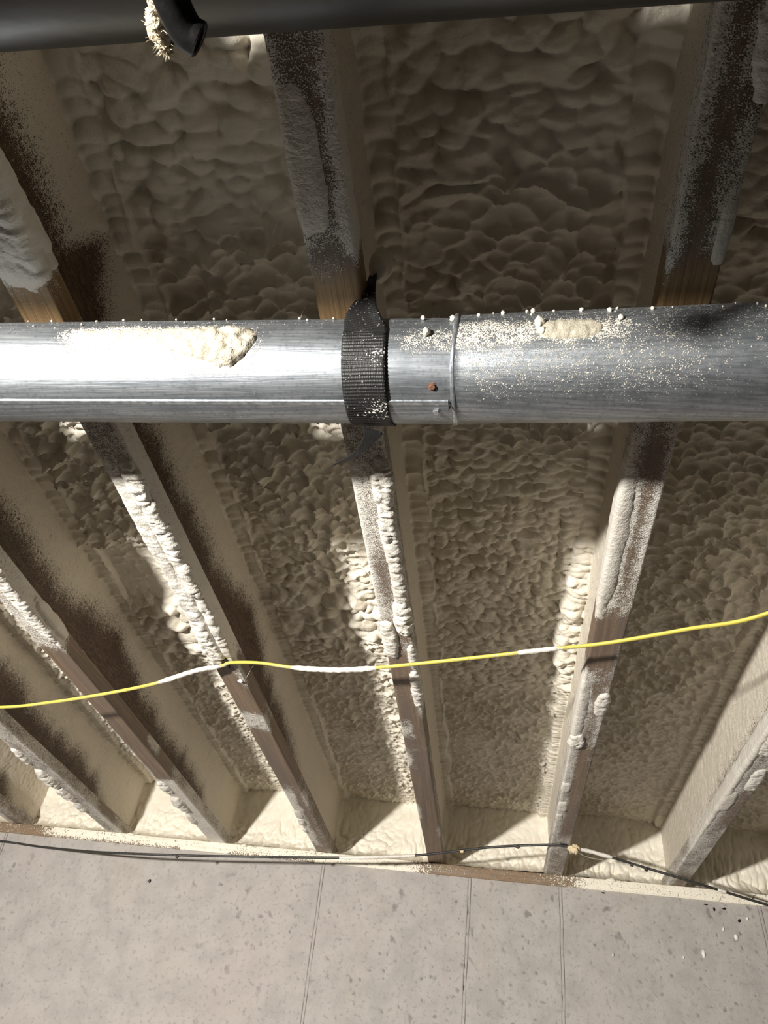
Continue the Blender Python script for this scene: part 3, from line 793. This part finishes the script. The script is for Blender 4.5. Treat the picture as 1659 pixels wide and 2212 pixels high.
# centre line: from the web side of the joist down over the room side of the duct and up behind it
cl, wd, tw = [], [], []
r = RD + .0022
path = [((.0575, -2.340, .105), .012, 40), ((.0600, -2.348, .080), .013, 38), ((.0615, -2.354, .055), .015, 34), ((.0620, -2.359, .028), .019, 28), ((.0612, -2.363, .002), .027, 18), ((.0612, -2.3655, -.022), .035, 8), ((.0640, -2.3668, -.043), .043, 2)]
for t in np.linspace(-3, -150, 30):
    c = cyl_pt(.0700 + .0009 * (-3 - t) / 30, t, r, False)
    path.append((tuple(c), .051, 0))
C = spline([p[0] for p in path], 8)
W = np.interp(np.linspace(0, 1, len(C)), np.linspace(0, 1, len(path)), [p[1] for p in path])
TW = np.radians(np.interp(np.linspace(0, 1, len(C)), np.linspace(0, 1, len(path)), [p[2] for p in path]))
# resample evenly for the weave ripples
L = np.concatenate([[0], np.cumsum(np.linalg.norm(np.diff(C, axis=0), axis=1))])
s = np.arange(0, L[-1], .0011)
C = np.stack([np.interp(s, L, C[:, i]) for i in range(3)], -1)
W = np.interp(s, L, W); TW = np.interp(s, L, TW)
T = np.gradient(C, axis=0); T /= np.linalg.norm(T, axis=1)[:, None]
xd = np.broadcast_to(np.array([1.0, 0, 0]), T.shape)
xd = xd - T * (xd * T).sum(1)[:, None]; xd /= np.linalg.norm(xd, axis=1)[:, None]
nd = np.cross(T, xd)
if nd[len(nd) // 2] @ (C[len(C) // 2] - axis(.07, False)) < 0:
    nd = -nd
wdir = xd * np.cos(TW)[:, None] + nd * np.sin(TW)[:, None]
ndir = nd * np.cos(TW)[:, None] - xd * np.sin(TW)[:, None]
cs = np.linspace(-.5, .5, 15)
def strap_mesh(nm, C, W, wdir, ndir, s, amp, dk=1.0):
    q = s[:, None] + cs[None] * 0
    rp = amp * np.sin(q * 2 * np.pi / .0042 + 1.8 * fbm(q / .03, cs[None] * 2 + 0 * q, 900)) * (.3 + .9 * vnoise(q / .02, cs[None] * 3 + 0 * q, 903))
    P = C[:, None] + wdir[:, None] * (cs[None, :, None] * W[:, None, None])
    A = P + ndir[:, None] * (rp[..., None] + .0006)
    B = P - ndir[:, None] * .0008
    n = len(C); V = np.concatenate([A, B[:, ::-1]], 1)
    du = np.concatenate([.45 + 0 * q, 0 * q], 1) + .9 * sst(vnoise(s[:, None] / .035, np.arange(30)[None] * .08, 906), .45, .8)
    return mesh_np(nm, V.reshape(-1, 3), grid_faces(n, 30, closed=True), strap_mat, {'dust': du * dk})
obj('strap_band', strap_mesh('strap_band', C, W, wdir, ndir, s, .0007), strap)
# loose tail
tp = spline([(.076, -2.262, -.124), (.070, -2.250, -.127), (.058, -2.232, -.128), (.044, -2.216, -.125), (.028, -2.203, -.121), (.012, -2.191, -.119)], 20)
Lt = np.concatenate([[0], np.cumsum(np.linalg.norm(np.diff(tp, axis=0), axis=1))])
T = np.gradient(tp, axis=0); T /= np.linalg.norm(T, axis=1)[:, None]
fr_ = np.linspace(0, 1, len(tp))
Wt = np.interp(fr_, [0, .18, .4, .7, 1], [.026, .017, .010, .006, .0015])
wd = np.cross(T, np.array([0.1, -.3, 1.0])); wd /= np.linalg.norm(wd, axis=1)[:, None]
nn = np.cross(T, wd)
obj('strap_tail', strap_mesh('strap_tail', tp, Wt, wd, nn, Lt, .0002, 0.0), strap)
V, f = blob((.0680, -2.349, .092), (.015, .018, .030), 41, 26, 18, .14)
obj('foam_clot', mesh_np('foam_clot', V, f, foam), strap)

# ------------------------------------------------------------------ black drain pipe with the soft wrap and the tuft
bp = thing('drain_pipe', (.0, -2.8385, -.151), 'thick black plastic pipe running parallel to the metal duct', 'pipe')
xs = np.linspace(-2.2, 2.2, 90)
C = np.stack([xs, -2.8385 + 0 * xs, -.151 + 0 * xs], -1)
V, f = tube(C, .1245, 64)
obj('pipe_body', mesh_np('pipe_body', V, f, black_plastic), bp)
for xx in (-2 * S + WF / 2, 2 * S + WF / 2):
    th = np.linspace(0, 2 * np.pi, 48)
    C = np.stack([xx + 0 * th, -2.8385 + .127 * np.cos(th), -.151 + .127 * np.sin(th)], -1)
    V, f = tube(C, .004, 8, False)
    obj('pipe_clamp', mesh_np('pipe_clamp', V, f, black_plastic), bp)
    C = np.array([(xx, -2.8385, -.030), (xx, -2.8385, -.01), (xx, -2.8370, .001)])
    V, f = tube(C, .004, 8)
    obj('hanger_rod', mesh_np('hanger_rod', V, f, edge_mat), bp)
# soft black hose looped over the pipe, cut end showing its hollow
hose = thing('rubber_hose', (.02, -2.77, -.242), 'short black rubber hose end hanging under the black pipe', 'hose')
HC = spline([(-.004, -2.86, -.250), (.006, -2.83, -.2525), (.014, -2.800, -.2535), (.0205, -2.774, -.2540), (.0235, -2.757, -.2550), (.0275, -2.747, -.2560), (.0335, -2.7425, -.2565)], 8) + np.array([.0145, -.0120, -.0390])
V, f = tube(HC, np.full(len(HC), .0105), 20, False)
obj('hose_body', mesh_np('hose_body', V, f, black_soft), hose)
V, f = tube(HC, np.full(len(HC), .0078), 20, False)
obj('hose_bore', mesh_np('hose_bore', V, f, black_soft), hose)
T, N, B = frames(HC)
a = np.linspace(0, 2 * np.pi, 20, endpoint=False)
V = np.concatenate([HC[-1] + q * (np.cos(a)[:, None] * N[-1] + np.sin(a)[:, None] * B[-1]) + T[-1] * w for q, w in ((.0105, 0), (.0095, .0010), (.0078, 0))])
obj('hose_rim', mesh_np('hose_rim', V, grid_faces(3, 20, closed=True), black_plastic), hose)
# tuft of fibrous insulation stuck beside the hose
tuft = thing('insulation_tuft', (.006, -2.745, -.25), 'ragged tan tuft of fibre insulation hanging beside the black hose', 'insulation')
TC = spline([(.0105, -2.7640, -.2420), (.0070, -2.7550, -.2455), (.0060, -2.7470, -.2490), (.0078, -2.7385, -.2500), (.0085, -2.7325, -.2505)], 8) + np.array([.0150, -.0123, -.0390])
rad = np.interp(np.linspace(0, 1, len(TC)), [0, .2, .5, .75, 1], [.0030, .0050, .0056, .0046, .0014])
rn = rad[:, None] * (.55 + .95 * vnoise(np.arange(len(TC))[:, None] * .8, np.arange(22)[None] * .9, 931))
V, f = tube(TC, rn, 22)
obj('fibre_core', mesh_np('fibre_core', V, f, fuzz_mat), tuft)
rg = np.random.default_rng(5)
V = []; f = []
for i in range(240):
    j = rg.integers(0, len(TC)); d = rg.normal(size=3) + np.array([0, .25, -.1]); d /= np.linalg.norm(d)
    p0 = TC[j] + d * rad[j] * .5; ln = rad[j] * rg.uniform(.5, 1.3) + .001
    p1 = p0 + d * ln + rg.normal(size=3) * .0006
    sd = np.cross(d, rg.normal(size=3)); sd /= np.linalg.norm(sd); e2 = np.cross(sd, d)
    b = len(V); w = rg.uniform(.0004, .0010)
    V += [p0 + sd * w, p0 - sd * .5 * w + e2 * .87 * w, p0 - sd * .5 * w - e2 * .87 * w, p1]
    f += [[b, b + 1, b + 3], [b + 1, b + 2, b + 3], [b + 2, b, b + 3]]
o = obj('fibres', mesh_np('fibres', np.array(V), f, fuzz_mat, smooth=False), tuft)
o['kind'] = 'stuff'

# ------------------------------------------------------------------ yellow cable
YC = [(-2.05, -1.00, -.035), (-1.63, -1.08, -.006), (-1.32, -1.14, -.045), (-.983, -1.24, -.07), (-.816, -1.301, -.075), (-.668, -1.352, -.07), (-.54, -1.38, -.05), (-.44, -1.406, -.025), (-.377, -1.415, -.0125), (-.35, -1.435, -.014), (-.273, -1.472, -.03), (-.186, -1.488, -.045), (-.082, -1.51, -.055), (.007, -1.538, -.058), (.128, -1.571, -.055), (.234, -1.597, -.05), (.319, -1.621, -.047), (.424, -1.652, -.045), (.547, -1.719, -.05), (.658, -1.796, -.06), (.84, -1.90, -.005), (1.25, -2.02, -.03), (2.0, -2.1, -.02)]
C = spline(YC, 16)
yc = thing('yellow_cable', (-.377, -1.415, -.012), 'yellow sheathed cable sagging under the joists, patches of white foam on it', 'cable')
n = len(C)
a = np.linspace(0, 2 * np.pi, 14, endpoint=False)
T, N, B = frames(C)
ell = 1 / np.sqrt((np.cos(a) / .0047) ** 2 + (np.sin(a) / .0033) ** 2)
V, f = tube(C, np.broadcast_to(ell, (n, 14)), 14)
dz = np.broadcast_to(interp(C[:, 0], [(-2, .3), (-.95, .3), (-.6, .36), (-.5, .5), (-.37, .45), (-.33, .25), (-.22, .42), (0, .45), (.03, .3), (.2, .28), (.27, .5), (.35, .45), (.4, .12), (2, .1)])[:, None], (n, 14)).ravel()
dz = dz * (1.0 - .9 * sst(V[:, 2] - np.repeat(C[:, 2], 14), -.002, .003))
YS = obj('sheath', mesh_np('sheath', V, f, yellow_mat, {'dust': dz}), yc)
for xa, xb, th, half in ((-.53, -.375, .0016, 0), (-.20, -.005, .0018, 0), (.265, .345, .0012, 0)):
    i = np.where((C[:, 0] >= xa) & (C[:, 0] <= xb))[0]
    if len(i) < 3:
        continue
    Ls = np.concatenate([[0], np.cumsum(np.linalg.norm(np.diff(C[i], axis=0), axis=1))])
    ss = np.arange(0, Ls[-1], .0035)
    CC = np.stack([np.interp(ss, Ls, C[i][:, q]) for q in range(3)], -1)
    m = len(CC)
    q = np.arange(m)[:, None] / (m - 1)
    tap = np.clip(np.minimum(q, 1 - q) * 9, 0, 1) ** .6
    nz = vnoise(np.arange(m)[:, None] * .6, np.arange(14)[None] * .55 + xa * 50, 941)
    rr = ell[None] - .0004 + tap * (th * (.4 + 1.2 * nz) + .0004)
    if half:
        low = (np.sin(a) * np.sign(B[i[0]][2]) < .1)[None] * 1.0      # dust only on one flank of the sheath
        rr = ell[None] - .0008 + tap * low * (.0006 + th * 1.6 * (nz - .2)) * (vnoise(np.arange(m)[:, None] * .35, a[None], 943) > .35)
    V, f = tube(CC, rr, 14)
    obj('foam_coat', mesh_np('cable_foam_coat', V, f, foam_white), YS)
# black staple block where the cable is fixed
v, f = box_np(-.390, -.366, -1.428, -1.392, -.007, .0005)
obj('cable_staple', mesh_np('cable_staple', v, f, black_soft, smooth=False), yc)

# ------------------------------------------------------------------ black cable along the wall
BC = [(-2.3, -.02, -.07), (-1.8, -.03, -.083), (-1.595, -.06, -.085), (-1.437, -.07, -.093), (-1.185, -.2, -.125), (-1.011, -.28, -.14), (-.777, -.3, -.132), (-.62, -.3, -.121), (-.283, -.3, -.095), (-.088, -.3, -.074), (.022, -.3, -.057), (.22, -.305, -.0195), (.394, -.333, -.005), (.447, -.335, -.0045), (.478, -.335, -.009), (.519, -.322, -.0085), (.606, -.31, -.021), (.675, -.3, -.033), (.808, -.3, -.061), (.917, -.28, -.078), (1.049, -.26, -.1), (1.4, -.2, -.15), (2.2, -.1, -.12)]
C = spline(BC, 16)
bc = thing('black_cable', (.46, -.335, -.006), 'thin black cable strung along the wall top with a foam knot', 'cable')
V, f = tube(C, np.full(len(C), .0038), 10)
BJ = obj('cable_jacket', mesh_np('cable_jacket', V, f, blackcab_mat), bc)
for xa, xb, th in ((-.27, -.015, .0012), (.49, .60, .0022), (.90, .935, .0014)):
    i = np.where((C[:, 0] >= xa) & (C[:, 0] <= xb))[0]
    Ls = np.concatenate([[0], np.cumsum(np.linalg.norm(np.diff(C[i], axis=0), axis=1))])
    ss = np.arange(0, Ls[-1], .004)
    CC = np.stack([np.interp(ss, Ls, C[i][:, q]) for q in range(3)], -1); m = len(CC)
    q = np.arange(m)[:, None] / (m - 1); tap = np.clip(np.minimum(q, 1 - q) * 9, 0, 1) ** .6
    rr = .0034 + tap * (.0006 + th * (.3 + 1.2 * vnoise(np.arange(m)[:, None] * .7, np.arange(10)[None] * .7, 951)))
    V, f = tube(CC, rr, 10)
    obj('foam_coat', mesh_np('black_cable_foam', V, f, foam_white), BJ)
V, f = blob((.474, -.336, -.012), (.017, .012, .013), 61, 22, 16, .5, 3.0)
obj('foam_knot', mesh_np('foam_knot', V, f, foam_tan), bc)
for x in (.30, .13, .655, .70, -.40, -.8):
    j = int(np.argmin(np.abs(C[:, 0] - x)))
    V, f = blob(C[j] + np.array([0, -.001, -.004]), (.006, .004, .005), int(x * 100) & 255, 12, 8, .6, 3)
    obj('dirt_clump', mesh_np('dirt_clump', V, f, foam_tan if x == .13 else blackcab_mat), bc)
v, f = box_np(.435, .452, -.350, -.320, -.0032, .0005)
obj('cable_staple', mesh_np('cable_staple', v, f, blackcab_mat, smooth=False), bc)

# ------------------------------------------------------------------ threads of cobweb
def thread(pts, r, label):
    Cc = spline(pts, 10)
    Cc = Cc + .0010 * np.stack([vnoise(np.arange(len(Cc)) * .9, np.zeros(len(Cc)), 3 + q) - .5 for q in range(3)], -1)
    V, f = tube(Cc, r * (.6 + .9 * vnoise(np.arange(len(Cc)) * .7, np.zeros(len(Cc)), 8)), 6)
    obj('cobweb_thread', mesh_np('cobweb_thread', V, f, thread_mat), None, label, 'cobweb')
thread([(-.0290, -2.331, -.006), (-.0271, -2.330, .004), (-.0262, -2.330, .022), (-.0205, -2.331, .036), (.000, -2.333, .030)], .0007, 'dusty cobweb thread clinging between the duct and the joist with the strap')
thread([(.478, -.338, -.020), (.529, -.325, -.030), (.60, -.318, -.033), (.675, -.303, -.036)], .0006, 'dusty cobweb thread slung below the foam knot on the black cable')
thread([(-.345, -1.335, -.002), (-.330, -1.352, .02), (-.312, -1.37, .05), (-.30, -1.38, .10)], .0004, 'faint cobweb thread on the joist past the yellow cable staple')
V, f = blob((-.3585, -1.326, -.003), (.006, .004, .003), 77, 12, 8, .4)
obj('foam_fleck', mesh_np('foam_fleck_joist', V, f, fleck_mat), None, 'white foam fleck stuck under the joist beside the yellow cable', 'foam fleck')
